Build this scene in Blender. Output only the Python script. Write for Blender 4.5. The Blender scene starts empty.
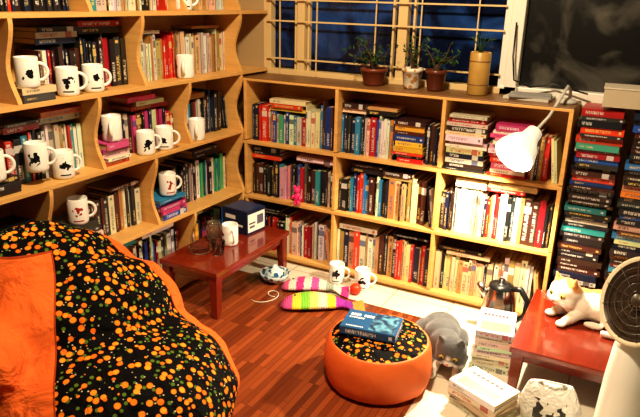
import bpy, bmesh, math, random
from mathutils import Vector, Matrix, Euler
random.seed(7)
S=bpy.context.scene
COL=bpy.context.collection
D=0.25
# ---------------------------------------------------------------- materials
def newmat(name):
    m=bpy.data.materials.new(name);m.use_nodes=True
    nt=m.node_tree;b=nt.nodes['Principled BSDF'];return m,nt,b
def N(nt,t,**k):
    n=nt.nodes.new(t)
    for a,v in k.items():
        if a=='inp':
            for i,x in v.items(): n.inputs[i].default_value=x
        else: setattr(n,a,v)
    return n
def mth(nt,op,a,b=None,c=None):
    n=nt.nodes.new('ShaderNodeMath');n.operation=op
    for i,x in enumerate((a,b,c)):
        if x is None: continue
        if hasattr(x,'links'): nt.links.new(x,n.inputs[i])
        else: n.inputs[i].default_value=x
    return n.outputs[0]
def mixc(nt,f,a,b):
    n=nt.nodes.new('ShaderNodeMix');n.data_type='RGBA'
    for i,x in ((0,f),(6,a),(7,b)):
        if hasattr(x,'links'): nt.links.new(x,n.inputs[i])
        else: n.inputs[i].default_value=x if i==0 else (*x,1)
    return n.outputs[2]
def c4(c): return (c[0],c[1],c[2],1)
def plain(name,col,rough=.5,metal=0,bump=0,bscale=40,var=0.0,spec=.5,coat=0,trans=0,ior=1.45,glow=0):
    m,nt,b=newmat(name)
    b.inputs['Base Color'].default_value=c4(col);b.inputs['Roughness'].default_value=rough
    b.inputs['Metallic'].default_value=metal;b.inputs['Specular IOR Level'].default_value=spec
    b.inputs['Coat Weight'].default_value=coat;b.inputs['Transmission Weight'].default_value=trans;b.inputs['IOR'].default_value=ior
    if glow: b.inputs['Emission Color'].default_value=(1,.86,.62,1);b.inputs['Emission Strength'].default_value=glow
    tc=N(nt,'ShaderNodeTexCoord');no=N(nt,'ShaderNodeTexNoise',inp={'Scale':bscale,'Detail':4})
    nt.links.new(tc.outputs['Object'],no.inputs['Vector'])
    if var>0:
        dk=tuple(x*(1-var) for x in col)
        nt.links.new(mixc(nt,no.outputs['Fac'],dk,tuple(min(1,x*(1+var*.5)) for x in col)),b.inputs['Base Color'])
    if bump>0:
        bp=N(nt,'ShaderNodeBump',inp={'Strength':bump,'Distance':.01});nt.links.new(no.outputs['Fac'],bp.inputs['Height']);nt.links.new(bp.outputs[0],b.inputs['Normal'])
    return m
def emis(name,col,s):
    m,nt,b=newmat(name);b.inputs['Base Color'].default_value=c4(col);b.inputs['Emission Color'].default_value=c4(col);b.inputs['Emission Strength'].default_value=s;return m
def woodmat(name,c1,c2,rough=.45,scale=(3,3,40),coat=0):
    m,nt,b=newmat(name);tc=N(nt,'ShaderNodeTexCoord');mp=N(nt,'ShaderNodeMapping',inp={'Scale':scale})
    no=N(nt,'ShaderNodeTexNoise',inp={'Scale':1.5,'Detail':6,'Distortion':.6})
    nt.links.new(tc.outputs['Object'],mp.inputs[0]);nt.links.new(mp.outputs[0],no.inputs['Vector'])
    nt.links.new(mixc(nt,no.outputs['Fac'],c1,c2),b.inputs['Base Color'])
    b.inputs['Roughness'].default_value=rough;b.inputs['Coat Weight'].default_value=coat;b.inputs['Coat Roughness'].default_value=.1
    return m
M_pine=woodmat('pine',(.52,.27,.075),(.82,.50,.17),.45,(4,4,30))
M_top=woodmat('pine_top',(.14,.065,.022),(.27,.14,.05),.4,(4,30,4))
M_red=woodmat('red_lacquer',(.13,.012,.004),(.25,.028,.009),.22,(25,3,3),.6)
def bookmat():
    m,nt,b=newmat('book_covers')
    a=N(nt,'ShaderNodeAttribute',attribute_name='Col');a2=N(nt,'ShaderNodeAttribute',attribute_name='Col2')
    uv=N(nt,'ShaderNodeUVMap',uv_map='UVMap');sp=N(nt,'ShaderNodeSeparateXYZ');nt.links.new(uv.outputs[0],sp.inputs[0])
    u,v=sp.outputs[0],sp.outputs[1];t=mth(nt,'FRACT',v)
    wn=N(nt,'ShaderNodeTexWhiteNoise',noise_dimensions='1D');nt.links.new(mth(nt,'FLOOR',v),wn.inputs['W'])
    w2=N(nt,'ShaderNodeTexWhiteNoise',noise_dimensions='1D');nt.links.new(mth(nt,'ADD',mth(nt,'FLOOR',v),500.5),w2.inputs['W'])
    iu=mth(nt,'LESS_THAN',mth(nt,'ABSOLUTE',mth(nt,'SUBTRACT',u,.5)),mth(nt,'ADD',mth(nt,'MULTIPLY',w2.outputs['Value'],.16),.12))
    hi=mth(nt,'ADD',mth(nt,'MULTIPLY',wn.outputs['Value'],.5),.3)
    iv=mth(nt,'MULTIPLY',mth(nt,'GREATER_THAN',t,.1),mth(nt,'LESS_THAN',t,hi))
    cb=N(nt,'ShaderNodeCombineXYZ');nt.links.new(mth(nt,'MULTIPLY',u,1.6),cb.inputs[0]);nt.links.new(mth(nt,'MULTIPLY',v,62.),cb.inputs[1])
    no=N(nt,'ShaderNodeTexNoise',inp={'Scale':1.,'Detail':1});nt.links.new(cb.outputs[0],no.inputs['Vector'])
    tx=mth(nt,'MULTIPLY',mth(nt,'GREATER_THAN',no.outputs['Fac'],.5),mth(nt,'MULTIPLY',iu,iv))
    bd=mth(nt,'MULTIPLY',mth(nt,'GREATER_THAN',t,.88),mth(nt,'LESS_THAN',t,.94))
    bd=mth(nt,'MULTIPLY',bd,mth(nt,'MULTIPLY',iu,mth(nt,'GREATER_THAN',wn.outputs['Value'],.5)))
    cbnd=mth(nt,'MULTIPLY',mth(nt,'MULTIPLY',mth(nt,'GREATER_THAN',t,.70),mth(nt,'LESS_THAN',t,.86)),mth(nt,'MULTIPLY',mth(nt,'GREATER_THAN',w2.outputs['Value'],.78),mth(nt,'GREATER_THAN',u,0.0)))
    tx=mth(nt,'MULTIPLY',mth(nt,'MAXIMUM',tx,bd),mth(nt,'GREATER_THAN',u,0.0))
    tx=mth(nt,'MAXIMUM',mth(nt,'MULTIPLY',tx,.85),mth(nt,'MULTIPLY',cbnd,.8))
    nt.links.new(mixc(nt,tx,a.outputs['Color'],a2.outputs['Color']),b.inputs['Base Color'])
    b.inputs['Roughness'].default_value=.38
    return m
M_book=bookmat()
def fabric(nm,scl):
    m,nt,b=newmat(nm)
    tc=N(nt,'ShaderNodeTexCoord')
    def vor(scale,off):
        mp=N(nt,'ShaderNodeMapping',inp={'Location':off});nt.links.new(tc.outputs['Object'],mp.inputs[0])
        v=N(nt,'ShaderNodeTexVoronoi',inp={'Scale':scale,'Randomness':.75});nt.links.new(mp.outputs[0],v.inputs['Vector']);return v
    v1=vor(36*scl,(0,0,0));v2=vor(40*scl,(.31,.17,.05));v3=vor(56*scl,(.11,.57,.25))
    fr=mth(nt,'LESS_THAN',v1.outputs['Distance'],.36)
    lf=mth(nt,'LESS_THAN',v2.outputs['Distance'],.25)
    wh=mth(nt,'LESS_THAN',v3.outputs['Distance'],.15)
    sp=N(nt,'ShaderNodeSeparateColor');nt.links.new(v1.outputs['Color'],sp.inputs[0])
    oc=mixc(nt,sp.outputs[0],(.85,.17,.008),(.95,.36,.03))
    rim=N(nt,'ShaderNodeMapRange',inp={'From Min':.22,'From Max':.36});nt.links.new(v1.outputs['Distance'],rim.inputs[0])
    oc=mixc(nt,mth(nt,'MULTIPLY',rim.outputs[0],.5),oc,(.6,.08,.004))
    c=mixc(nt,lf,(.002,.0015,.002),(.09,.16,.02))
    c=mixc(nt,wh,c,(.6,.5,.3))
    c=mixc(nt,fr,c,oc)
    nt.links.new(c,b.inputs['Base Color']);b.inputs['Roughness'].default_value=.8;b.inputs['Specular IOR Level'].default_value=.12
    no=N(nt,'ShaderNodeTexNoise',inp={'Scale':6,'Detail':4,'Distortion':1.2});nt.links.new(tc.outputs['Object'],no.inputs['Vector'])
    bp=N(nt,'ShaderNodeBump',inp={'Strength':.7,'Distance':.06});nt.links.new(no.outputs['Fac'],bp.inputs['Height']);nt.links.new(bp.outputs[0],b.inputs['Normal'])
    return m
M_fruit=fabric('fruit_fabric',1.0)
M_orange=plain('orange_cloth',(.80,.16,.03),.6,bump=.7,bscale=7,var=.15)
M_white=plain('white_ceramic',(.85,.84,.80),.15,coat=.3)
M_black=plain('black_plastic',(.012,.012,.013),.3)
M_steel=plain('brushed_steel',(.6,.58,.55),.18,1)
# ---------------------------------------------------------------- mesh builder
class MB:
    def __init__(s): s.v=[];s.f=[];s.m=[];s.c=[];s.c2=[];s.uv=[];s.cols=False
    def face(s,idx,mi=0,c=None,c2=None,uv=None):
        s.f.append(idx);s.m.append(mi);s.c.append(c or (1,1,1));s.c2.append(c2 or (0,0,0));s.uv.append(uv)
    def hexa(s,P,mi=0,c=None,c2=None,fuv=None,topc=None):
        o=len(s.v);s.v+=[tuple(p) for p in P]
        for k,q in enumerate(((0,1,5,4),(1,2,6,5),(2,3,7,6),(3,0,4,7),(4,5,6,7),(3,2,1,0))):
            s.face([o+i for i in q],mi,c,c2,fuv if k==0 else None)
    def box(s,cx,cy,cz,sx,sy,sz,mi=0,rz=0,c=None,M=None):
        P=[]
        for z in (-.5,.5):
            for x,y in ((-.5,-.5),(.5,-.5),(.5,.5),(-.5,.5)):
                p=Vector((x*sx,y*sy,z*sz))
                if rz: p=Matrix.Rotation(rz,3,'Z')@p
                if M: p=M@p
                P.append(p+Vector((cx,cy,cz)))
        s.hexa(P,mi,c)
    def ell(s,c,r,mi=0,M=None,nu=24,nv=14):
        o=len(s.v);c=Vector(c)
        for j in range(nv+1):
            th=math.pi*j/nv
            for i in range(nu):
                ph=2*math.pi*i/nu
                p=Vector((r[0]*math.sin(th)*math.cos(ph),r[1]*math.sin(th)*math.sin(ph),r[2]*math.cos(th)))
                if M: p=M@p
                s.v.append(tuple(p+c))
        for j in range(nv):
            for i in range(nu):
                a=o+j*nu+i;b=o+j*nu+(i+1)%nu
                s.face([a,a+nu,b+nu,b],mi)
    def tube(s,pts,rad,mi=0,n=12,cap=True,flat=1.0):
        pts=[Vector(p) for p in pts]
        if not hasattr(rad,'__len__'): rad=[rad]*len(pts)
        o=len(s.v);up=None
        for k,p in enumerate(pts):
            t=(pts[min(k+1,len(pts)-1)]-pts[max(k-1,0)]).normalized()
            if up is None:
                up=Vector((0,0,1)) if abs(t.z)<.9 else Vector((1,0,0))
            up=(up-t*up.dot(t)).normalized();sd=t.cross(up)
            for i in range(n):
                a=2*math.pi*i/n;s.v.append(tuple(p+(up*math.cos(a)*flat+sd*math.sin(a))*rad[k]))
        for k in range(len(pts)-1):
            for i in range(n):
                a=o+k*n+i;b=o+k*n+(i+1)%n;s.face([a,b,b+n,a+n],mi)
        if cap:
            s.face([o+i for i in range(n)][::-1],mi);e=o+(len(pts)-1)*n;s.face([e+i for i in range(n)],mi)
    def lathe(s,prof,c=(0,0,0),mi=0,n=32,M=None,mf=None,sx=1,sy=1):
        o=len(s.v);c=Vector(c)
        for r,z in prof:
            for i in range(n):
                a=2*math.pi*i/n;p=Vector((r*math.cos(a)*sx,r*math.sin(a)*sy,z))
                if M: p=M@p
                s.v.append(tuple(p+c))
        for k in range(len(prof)-1):
            for i in range(n):
                a=o+k*n+i;b=o+k*n+(i+1)%n
                s.face([a,b,b+n,a+n],mf(k) if mf else mi)
    def prism(s,poly,fn,t0,t1,mi=0):
        o=len(s.v);n=len(poly)
        for t in (t0,t1):
            for p in poly: s.v.append(tuple(fn(p,t)))
        s.face([o+i for i in range(n)][::-1],mi);s.face([o+n+i for i in range(n)],mi)
        for i in range(n):
            j=(i+1)%n;s.face([o+i,o+j,o+n+j,o+n+i],mi)
    def obj(s,name,mats,smooth=False,loc=(0,0,0),parent=None,bevel=0,norm=True):
        me=bpy.data.meshes.new(name);me.from_pydata(s.v,[],s.f)
        for m in mats: me.materials.append(m)
        me.polygons.foreach_set('material_index',s.m)
        if s.cols:
            a=me.attributes.new('Col','FLOAT_COLOR','CORNER');b=me.attributes.new('Col2','FLOAT_COLOR','CORNER');u=me.uv_layers.new(name='UVMap')
            A=[];B=[];U=[]
            for fi,f in enumerate(s.f):
                for k in range(len(f)):
                    A+=[*s.c[fi],1];B+=[*s.c2[fi],1];U+=list(s.uv[fi][k]) if s.uv[fi] else [-1,-1]
            a.data.foreach_set('color',A);b.data.foreach_set('color',B);u.data.foreach_set('uv',U)
        elif norm:
            bm=bmesh.new();bm.from_mesh(me);bmesh.ops.remove_doubles(bm,verts=bm.verts,dist=1e-6);bmesh.ops.recalc_face_normals(bm,faces=bm.faces);bm.to_mesh(me);bm.free()
        if smooth: me.polygons.foreach_set('use_smooth',[True]*len(me.polygons))
        me.update()
        o=bpy.data.objects.new(name,me);o.location=loc;COL.objects.link(o)
        if parent: o.parent=parent
        if bevel:
            md=o.modifiers.new('b','BEVEL');md.width=bevel;md.segments=2;md.limit_method='ANGLE'
        return o
def empty(name,loc=(0,0,0)):
    e=bpy.data.objects.new(name,None);e.location=loc;e.empty_display_size=.05;COL.objects.link(e);return e
def blob(mb,name,mats,voxel,it,parent=None):
    o=mb.obj(name,mats,True,parent=parent,norm=False)
    md=o.modifiers.new('r','REMESH');md.mode='VOXEL';md.voxel_size=voxel;md.use_smooth_shade=True
    s=o.modifiers.new('s','SMOOTH');s.iterations=it;s.factor=.5
    return o
# ---------------------------------------------------------------- books
CREAM=(.58,.44,.26)
_seed=[0]
def book(mb,F,th,L,dp,col,txt=None):
    _seed[0]+=1;sd=_seed[0]%400
    col=tuple(max(.004,min(.85,c*random.uniform(.8,1.2))) for c in col)
    if txt is None:
        lum=col[0]*.3+col[1]*.6+col[2]*.1
        txt=random.choice([(.7,.68,.6),(.7,.5,.15),(.6,.6,.6),(.7,.68,.6)]) if lum<.25 else random.choice([(.03,.03,.04),(.4,.03,.03),(.04,.08,.25),(.1,.1,.1)])
    def bx(a0,a1,d0,d1,l0,l1,c,uv=None,c2=None):
        P=[F(a,d,l) for l in (l0,l1) for a,d in ((a0,d0),(a1,d0),(a1,d1),(a0,d1))]
        mb.hexa(P,0,c,c2,uv)
    e=.0022;g=.0035
    bx(e,th-e,g,dp-g,g,L-g,CREAM)
    bx(0,e,0.001,dp,0,L,col);bx(th-e,th,0.001,dp,0,L,col)
    bx(0,th,0,g,0,L,col,[(0.02,sd),(.98,sd),(.98,sd+.999),(.02,sd+.999)],txt)
DARK=[(.012,.012,.016),(.035,.018,.014),(.07,.02,.012),(.012,.02,.05),(.03,.03,.03),(.015,.015,.015)]
WHITE=[(.72,.66,.55),(.60,.50,.36),(.75,.72,.64),(.64,.57,.42)]
RED=[(.50,.02,.015),(.38,.012,.02),(.62,.05,.02)]
BLUE=[(.02,.08,.34),(.03,.2,.42),(.015,.04,.18)]
TEAL=[(.03,.30,.32),(.06,.36,.2),(.02,.18,.18)]
PINK=[(.65,.08,.22),(.7,.28,.36),(.4,.04,.16)]
TAN=[(.50,.31,.12),(.56,.41,.20),(.38,.21,.07),(.6,.46,.25)]
ORA=[(.72,.18,.02),(.75,.42,.04)]
BRT=RED+BLUE+TEAL+PINK[:1]+ORA
MIX=DARK+WHITE+BRT+TAN[:2]+DARK[:3]
LDARK=DARK*3+RED+[(.08,.08,.08),(.2,.12,.07)]+WHITE[:2]+BLUE[:1]+TEAL[:1]
LWH=WHITE*3+TAN+DARK[:4]+RED[:2]+BLUE[:1]+TEAL[:1]+ORA[:1]
def fill(mb,W,s0,s1,z0,zt,segs,inset=.035,depth=.16):
    s=s0+.004
    for seg in segs:
        kind,frac,pal,h=seg[:4];top=seg[4] if len(seg)>4 else 0
        e=min(s1-.004,s+frac*(s1-s0))
        if kind=='v':
            st=s;mx=0;base=random.uniform(*h)
            lean=top==0 and frac>=.25 and random.random()<.8
            ev=e-.05 if lean else e
            while s<ev-.010:
                th=random.choice([.009,.011,.013,.015,.018,.022,.028,.034]);th=min(th,ev-s)
                if random.random()<.3: base=random.uniform(*h)
                hh=min(base+random.uniform(-.014,.014),zt-z0-.012);mx=max(mx,hh)
                i=inset+random.uniform(0,.022);dp=min(depth,.235-i)
                book(mb,lambda a,d,l,s=s,i=i:W(s+a,i+d,z0+l),th-.0008,hh,dp,random.choice(pal))
                s+=th
            if lean:
                an=.14;ca,sa=math.cos(an),math.sin(an);x=s
                for q in range(2):
                    th=.011;hh=min(h[0]-.01*q,zt-z0-.03);i=inset+random.uniform(0,.02)
                    bx_=x+hh*sa+q*(th/ca+.001)
                    book(mb,lambda a,d,l,b0=bx_,i=i:W(b0+a*ca-l*sa,i+d,z0+a*sa+l*ca),th,hh,min(depth,.235-i),random.choice(pal))
                s=e
            zz=z0+mx+.001;n=0
            while n<top and zz<zt-.03:
                th=random.uniform(.012,.028);L=min(random.uniform(.17,.24),e-st-.004);o=random.uniform(0,max(0,e-st-L));i=inset+random.uniform(0,.02)
                book(mb,lambda a,d,l,o=o,zz=zz,i=i:W(st+o+l,i+d,zz+a),th,L,min(.15,.235-i),random.choice(pal));zz+=th+.0005;n+=1
                if top>1 and e-st>.42:
                    o2=o+L+.01
                    if o2+L<e-st: book(mb,lambda a,d,l,o2=o2,z2=zz-th,i=i:W(st+o2+l,i+d,z2+a),th,L,min(.15,.235-i),random.choice(pal))
        elif kind=='h':
            zz=z0
            w=e-s
            while zz<z0+h[0] and zz<zt-.035:
                th=random.uniform(.012,.032);L=min(w-.003,random.uniform(.82,.98)*w);o=random.uniform(0,w-L);i=random.uniform(.008,.03)
                book(mb,lambda a,d,l,o=o,zz=zz,i=i,s=s:W(s+o+l,i+d,zz+a),th,L,min(.17,.235-i),random.choice(pal));zz+=th+.0005
        s=e+.002 if kind!='v' else max(s,e)
def Wb(s,d,z): return (s,-D+d,z)
def Wl(s,d,z): return (D-d,s,z)
# ================= ROOM
def slab(name,x0,x1,y0,y1,z0,z1,mat):
    m=MB();m.box((x0+x1)/2,(y0+y1)/2,(z0+z1)/2,x1-x0,y1-y0,z1-z0);return m.obj(name,[mat])
def floormats():
    m,nt,b=newmat('laminate');tc=N(nt,'ShaderNodeTexCoord');mp=N(nt,'ShaderNodeMapping',inp={'Rotation':(0,0,math.radians(90))})
    nt.links.new(tc.outputs['Object'],mp.inputs[0])
    br=N(nt,'ShaderNodeTexBrick',inp={'Color1':(.30,.070,.020,1),'Color2':(.085,.014,.006,1),'Mortar':(.04,.008,.003,1),'Scale':1,'Mortar Size':.001,'Bias':-.05,'Brick Width':.24,'Row Height':.026})
    br.offset=.37;br.offset_frequency=3
    nt.links.new(mp.outputs[0],br.inputs['Vector'])
    m2=N(nt,'ShaderNodeMapping',inp={'Scale':(40,4,1)});nt.links.new(tc.outputs['Object'],m2.inputs[0])
    no=N(nt,'ShaderNodeTexNoise',inp={'Scale':2,'Detail':6});nt.links.new(m2.outputs[0],no.inputs['Vector'])
    nt.links.new(mixc(nt,mth(nt,'MULTIPLY',no.outputs['Fac'],.3),br.outputs['Color'],(.36,.10,.03)),b.inputs['Base Color'])
    b.inputs['Roughness'].default_value=.25
    t,nt,b=newmat('tile');tc=N(nt,'ShaderNodeTexCoord')
    br=N(nt,'ShaderNodeTexBrick',inp={'Color1':(.72,.66,.54,1),'Color2':(.68,.62,.50,1),'Mortar':(.35,.28,.2,1),'Scale':1,'Mortar Size':.003,'Brick Width':.3,'Row Height':.3});br.offset=0
    nt.links.new(tc.outputs['Object'],br.inputs['Vector']);nt.links.new(br.outputs['Color'],b.inputs['Base Color']);b.inputs['Roughness'].default_value=.3
    return m,t
M_lam,M_tile=floormats()
slab('floor',-.1,3.2,-3.6,.1,-.06,-.004,M_tile)
slab('floor.001',.0,1.60,-3.6,-.47,-.004,0,M_lam)
M_wall=plain('wall_paint',(.45,.32,.16),.8,bump=.1)
slab('wall_left',-.1,0,-3.6,.1,0,2.6,M_wall)
slab('wall_back',0,3.2,0,.1,0,1.0,M_wall)
slab('wall_back.001',0,3.2,0,.1,2.2,2.6,M_wall)
slab('wall_back.002',0,.22,0,.1,1.0,2.2,M_wall)
slab('ceiling',-.1,3.2,-3.6,.1,2.6,2.65,plain('ceiling_paint',(.70,.62,.48),.8))
def nightglass(name,c1,c2,sc,lo,hi,ro=.12):
    m,nt,b=newmat(name);tc=N(nt,'ShaderNodeTexCoord');no=N(nt,'ShaderNodeTexNoise',inp={'Scale':sc,'Detail':5,'Distortion':1.2});nt.links.new(tc.outputs['Object'],no.inputs['Vector'])
    r=N(nt,'ShaderNodeMapRange',inp={'From Min':lo,'From Max':hi});nt.links.new(no.outputs['Fac'],r.inputs[0])
    nt.links.new(mixc(nt,r.outputs[0],c1,c2),b.inputs['Base Color']);b.inputs['Roughness'].default_value=ro;return m
M_frame=plain('window_cream',(.70,.52,.26),.4)
M_wframe=plain('window_white',(.8,.78,.7),.35)
w=MB();w.box(.9,.07,1.6,1.36,.01,1.2);e1=empty('window_1');w.obj('glass',[nightglass('glass_night_blue',(.004,.008,.03),(.022,.08,.30),4,.45,.7)],parent=e1)
w=MB()
for x,wd,mi in ((.24,.05,0),(.455,.045,0),(1.04,.05,0),(1.555,.03,1)): w.box(x,.03,1.6,wd,.05,1.2,mi)
for x in (.415,.495,.985,1.095): w.box(x,.035,1.6,.012,.03,1.2,0)
w.box(.9,.03,1.025,1.36,.06,.05,0);w.box(.9,.03,2.18,1.36,.06,.05,0)
w.obj('frame',[M_frame,M_wframe],parent=e1,bevel=.003)
w=MB()
for z in (1.11,1.31,1.42,1.62,1.73): w.box(.9,-.010,z,1.30,.008,.008)
for x in (.33,.56,.90,1.14,1.42): w.box(x,-.004,1.6,.006,.006,1.15)
w.obj('grille',[M_frame],parent=e1)
e2=empty('window_2')
w=MB();w.box(2.3,.07,1.6,1.48,.01,1.2);w.obj('glass',[nightglass('glass_dusty_reflection',(.008,.008,.008),(.11,.105,.09),5,.47,.78,.3)],parent=e2)  # grey noise paints a dusty haze and plant reflection into the pane colour
w=MB();w.box(1.60,.03,1.6,.06,.06,1.2);w.box(2.3,.03,1.03,1.5,.06,.06);w.box(3.0,.03,1.6,.06,.06,1.2);w.box(2.3,.03,2.18,1.5,.06,.05)
w.obj('frame',[M_wframe],parent=e2,bevel=.004)
# ================= BACK BOOKCASE
X=[.25,.812,1.365,1.914];ZB=[.035,.359,.674,1.019];T=.018
b=MB()
for z in ZB[:3]: b.box((X[0]+X[3])/2,-D/2,z-T/2+.004,X[3]-X[0]+T,D,T)
b.box((X[0]+X[3])/2,-D/2,ZB[3]-T/2+.001,X[3]-X[0]+T,D,T-.006)
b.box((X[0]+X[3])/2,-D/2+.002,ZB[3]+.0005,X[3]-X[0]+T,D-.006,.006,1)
b.box((X[0]+X[3])/2,-.006,.51,X[3]-X[0],.01,1.0)
b.box((X[0]+X[3])/2,-D+.03,.013,X[3]-X[0],.012,.026)
for k,x in enumerate(X):
    for j in range(3):
        b.box(x+(T/2 if k==0 else 0),-D/2,(ZB[j]+ZB[j+1])/2,T,D-.002,ZB[j+1]-ZB[j]-T)
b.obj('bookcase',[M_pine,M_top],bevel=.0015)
bk=MB();bk.cols=True
H=(.19,.24);HS=(.17,.2)
cells={
(0,2):[('v',.10,DARK,H),('v',.12,RED+DARK,H),('v',.42,[*WHITE,*TEAL,*BLUE,*RED,*ORA],(.15,.18),3),('v',.16,WHITE,H),('v',.2,DARK+BLUE,(.2,.25))],
(1,2):[('v',.25,DARK+WHITE[:1]+BLUE,(.18,.2),2),('v',.3,LWH,(.18,.21),2),('h',.3,DARK+ORA+RED+BLUE,(.2,)),('v',.15,ORA+DARK,(.18,.21))],
(2,2):[('h',.38,DARK+WHITE+RED,(.26,)),('h',.34,PINK+RED+WHITE,(.22,)),('v',.28,LWH,(.2,.23))],
(0,1):[('v',.35,LDARK,HS,3),('v',.12,PINK+RED,HS),('v',.53,LDARK+WHITE,(.18,.21),2)],
(1,1):[('v',.12,LDARK,HS),('v',.33,BLUE+DARK+WHITE+RED,(.19,.22),3),('v',.3,DARK+TAN,(.19,.22),2),('v',.25,WHITE+DARK,(.2,.23))],
(2,1):[('v',.12,DARK,(.2,.23)),('v',.28,WHITE,(.2,.23),2),('v',.6,DARK+TAN+WHITE+RED,(.19,.22),3)],
(0,0):[('v',.5,LDARK+BLUE+TEAL,(.18,.22),2),('v',.5,LWH,(.19,.22))],
(1,0):[('v',.45,LWH+RED,(.19,.22),1),('v',.55,RED+TAN+DARK,(.2,.23),1)],
(2,0):[('v',.55,TAN+DARK[:1],(.18,.21),2),('v',.45,TAN+WHITE,(.2,.24))],
}
for (i,j),sg in cells.items():
    fill(bk,Wb,X[i]+(T if i==0 else T/2),X[i+1]-T/2,ZB[j]+.0045,ZB[j+1]-T+.001,sg)
bk.obj('books_on_shelf',[M_book])
bk=MB();bk.cols=True
for (px,w0,zt,pal) in ((2.035,.19,1.0,DARK*2+TEAL+BLUE+WHITE+RED+PINK[:1]),(2.245,.19,1.0,DARK*2+WHITE+BLUE+TAN+ORA),(2.46,.2,.98,MIX)):
    zz=0
    while zz<zt:
        th=random.uniform(.012,.030);L=w0*random.uniform(.86,1);o=-L/2+random.uniform(-.008,.008);dd=random.uniform(0,.03)
        book(bk,lambda a,d,l,o=o,zz=zz,dd=dd,px=px:(px+o+l,-D+.02+dd+d,zz-.004+a),th,L,.19,random.choice(pal));zz+=th+.0004
bk.obj('book_pile',[M_book])
# ================= LEFT BOOKCASE
ZL=[.08,.399,.738,1.053,1.362,1.69,2.0]
DV={0:[-1.85,-1.253,-.69],1:[-1.53,-.95],2:[-1.80,-1.253,-.69],3:[-1.61,-.98],4:[-1.85,-1.253,-.69],5:[-1.6,-.95]}
Y0,Y1=-2.2,-.27
b=MB()
for z in ZL: b.box(D/2+.002,(Y0-.004)/2,z-T/2,D-.004,-Y0-.004,T)
b.box(.008,Y0/2,1.0,.01,-Y0-.01,2.0);b.box(D/2+.002,Y0,1.0,D-.004,T,2.0)
b.box(D-.03,Y0/2,.03,.012,-Y0-.01,.06)
for j,ys in DV.items():
    z0=ZL[j];z1=ZL[j+1]-T
    poly=[(.01,z0),(D,z0)]+[(D-.038*(.5-.5*math.cos(2*math.pi*t/14))**.8-.010*math.sin(2*math.pi*t/14),z0+(z1-z0)*t/14) for t in range(1,14)]+[(D,z1),(.01,z1)]
    for y in ys+[-.262]: b.prism(poly,lambda p,t:(p[0],t,p[1]),y-.009,y+.009)
b.obj('bookcase.001',[M_pine],bevel=.001)
bl=MB();bl.cols=True
HL=(.18,.22)
def cell(j,y0,y1,segs,inset=.09): fill(bl,Wl,y0+.01,y1-.01,ZL[j]+.0005,ZL[j+1]-T,segs,inset,.13)
cell(3,-2.19,-1.61,[('v',1,MIX,HL,1)])
cell(3,-1.61,-.98,[('h',.26,WHITE+TEAL+DARK,(.035,)),('v',.32,LDARK,(.16,.18),3),('v',.42,LDARK+RED,(.18,.21),2)])
cell(3,-.98,-.26,[('v',.3,TAN+WHITE,(.17,.2),1),('v',.12,RED,HL),('v',.58,TAN+WHITE,(.19,.21),1)])
cell(2,-1.80,-1.253,[('h',.3,DARK+WHITE,(.05,)),('v',.3,LDARK,(.17,.19),2),('v',.4,LWH,(.18,.2),2)])
cell(2,-1.253,-.69,[('h',.28,PINK+RED+WHITE,(.085,)),('v',.72,RED+DARK+PINK+WHITE,(.15,.18),3)])
cell(2,-.69,-.26,[('v',.5,LWH,(.18,.2),1),('v',.5,DARK+BLUE,(.19,.22))])
cell(2,-2.19,-1.80,[('v',1,MIX,HL)])
cell(1,-2.19,-1.53,[('h',.5,DARK+WHITE,(.17,)),('h',.5,DARK*2+WHITE+RED,(.19,))])
cell(1,-1.53,-.95,[('h',.42,DARK+WHITE+TEAL,(.115,)),('v',.2,LDARK,(.17,.2)),('v',.38,TAN+DARK+WHITE,HL,1)])
cell(1,-.95,-.26,[('h',.30,PINK+BLUE+WHITE,(.095,)),('v',.2,DARK,HL),('v',.5,WHITE+DARK+TEAL,(.18,.22),2)])
cell(0,-2.19,-1.85,[('v',1,MIX,HL)]);cell(0,-1.85,-1.253,[('h',.5,TEAL+WHITE+DARK,(.2,)),('v',.5,LWH,HL)])
cell(0,-1.253,-.69,[('v',.5,TEAL+DARK+WHITE+RED,HL,1),('v',.5,LWH+BLUE,HL,1)]);cell(0,-.69,-.26,[('v',1,MIX,HL,1)])
cell(4,-2.19,-1.85,[('v',1,MIX,HL)]);cell(4,-1.85,-1.253,[('v',1,LDARK,HL)]);cell(4,-1.253,-.69,[('v',1,LWH+RED,HL)]);cell(4,-.69,-.26,[('v',1,TAN+WHITE,HL)])
bl.obj('books_on_shelf.001',[M_book])
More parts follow.
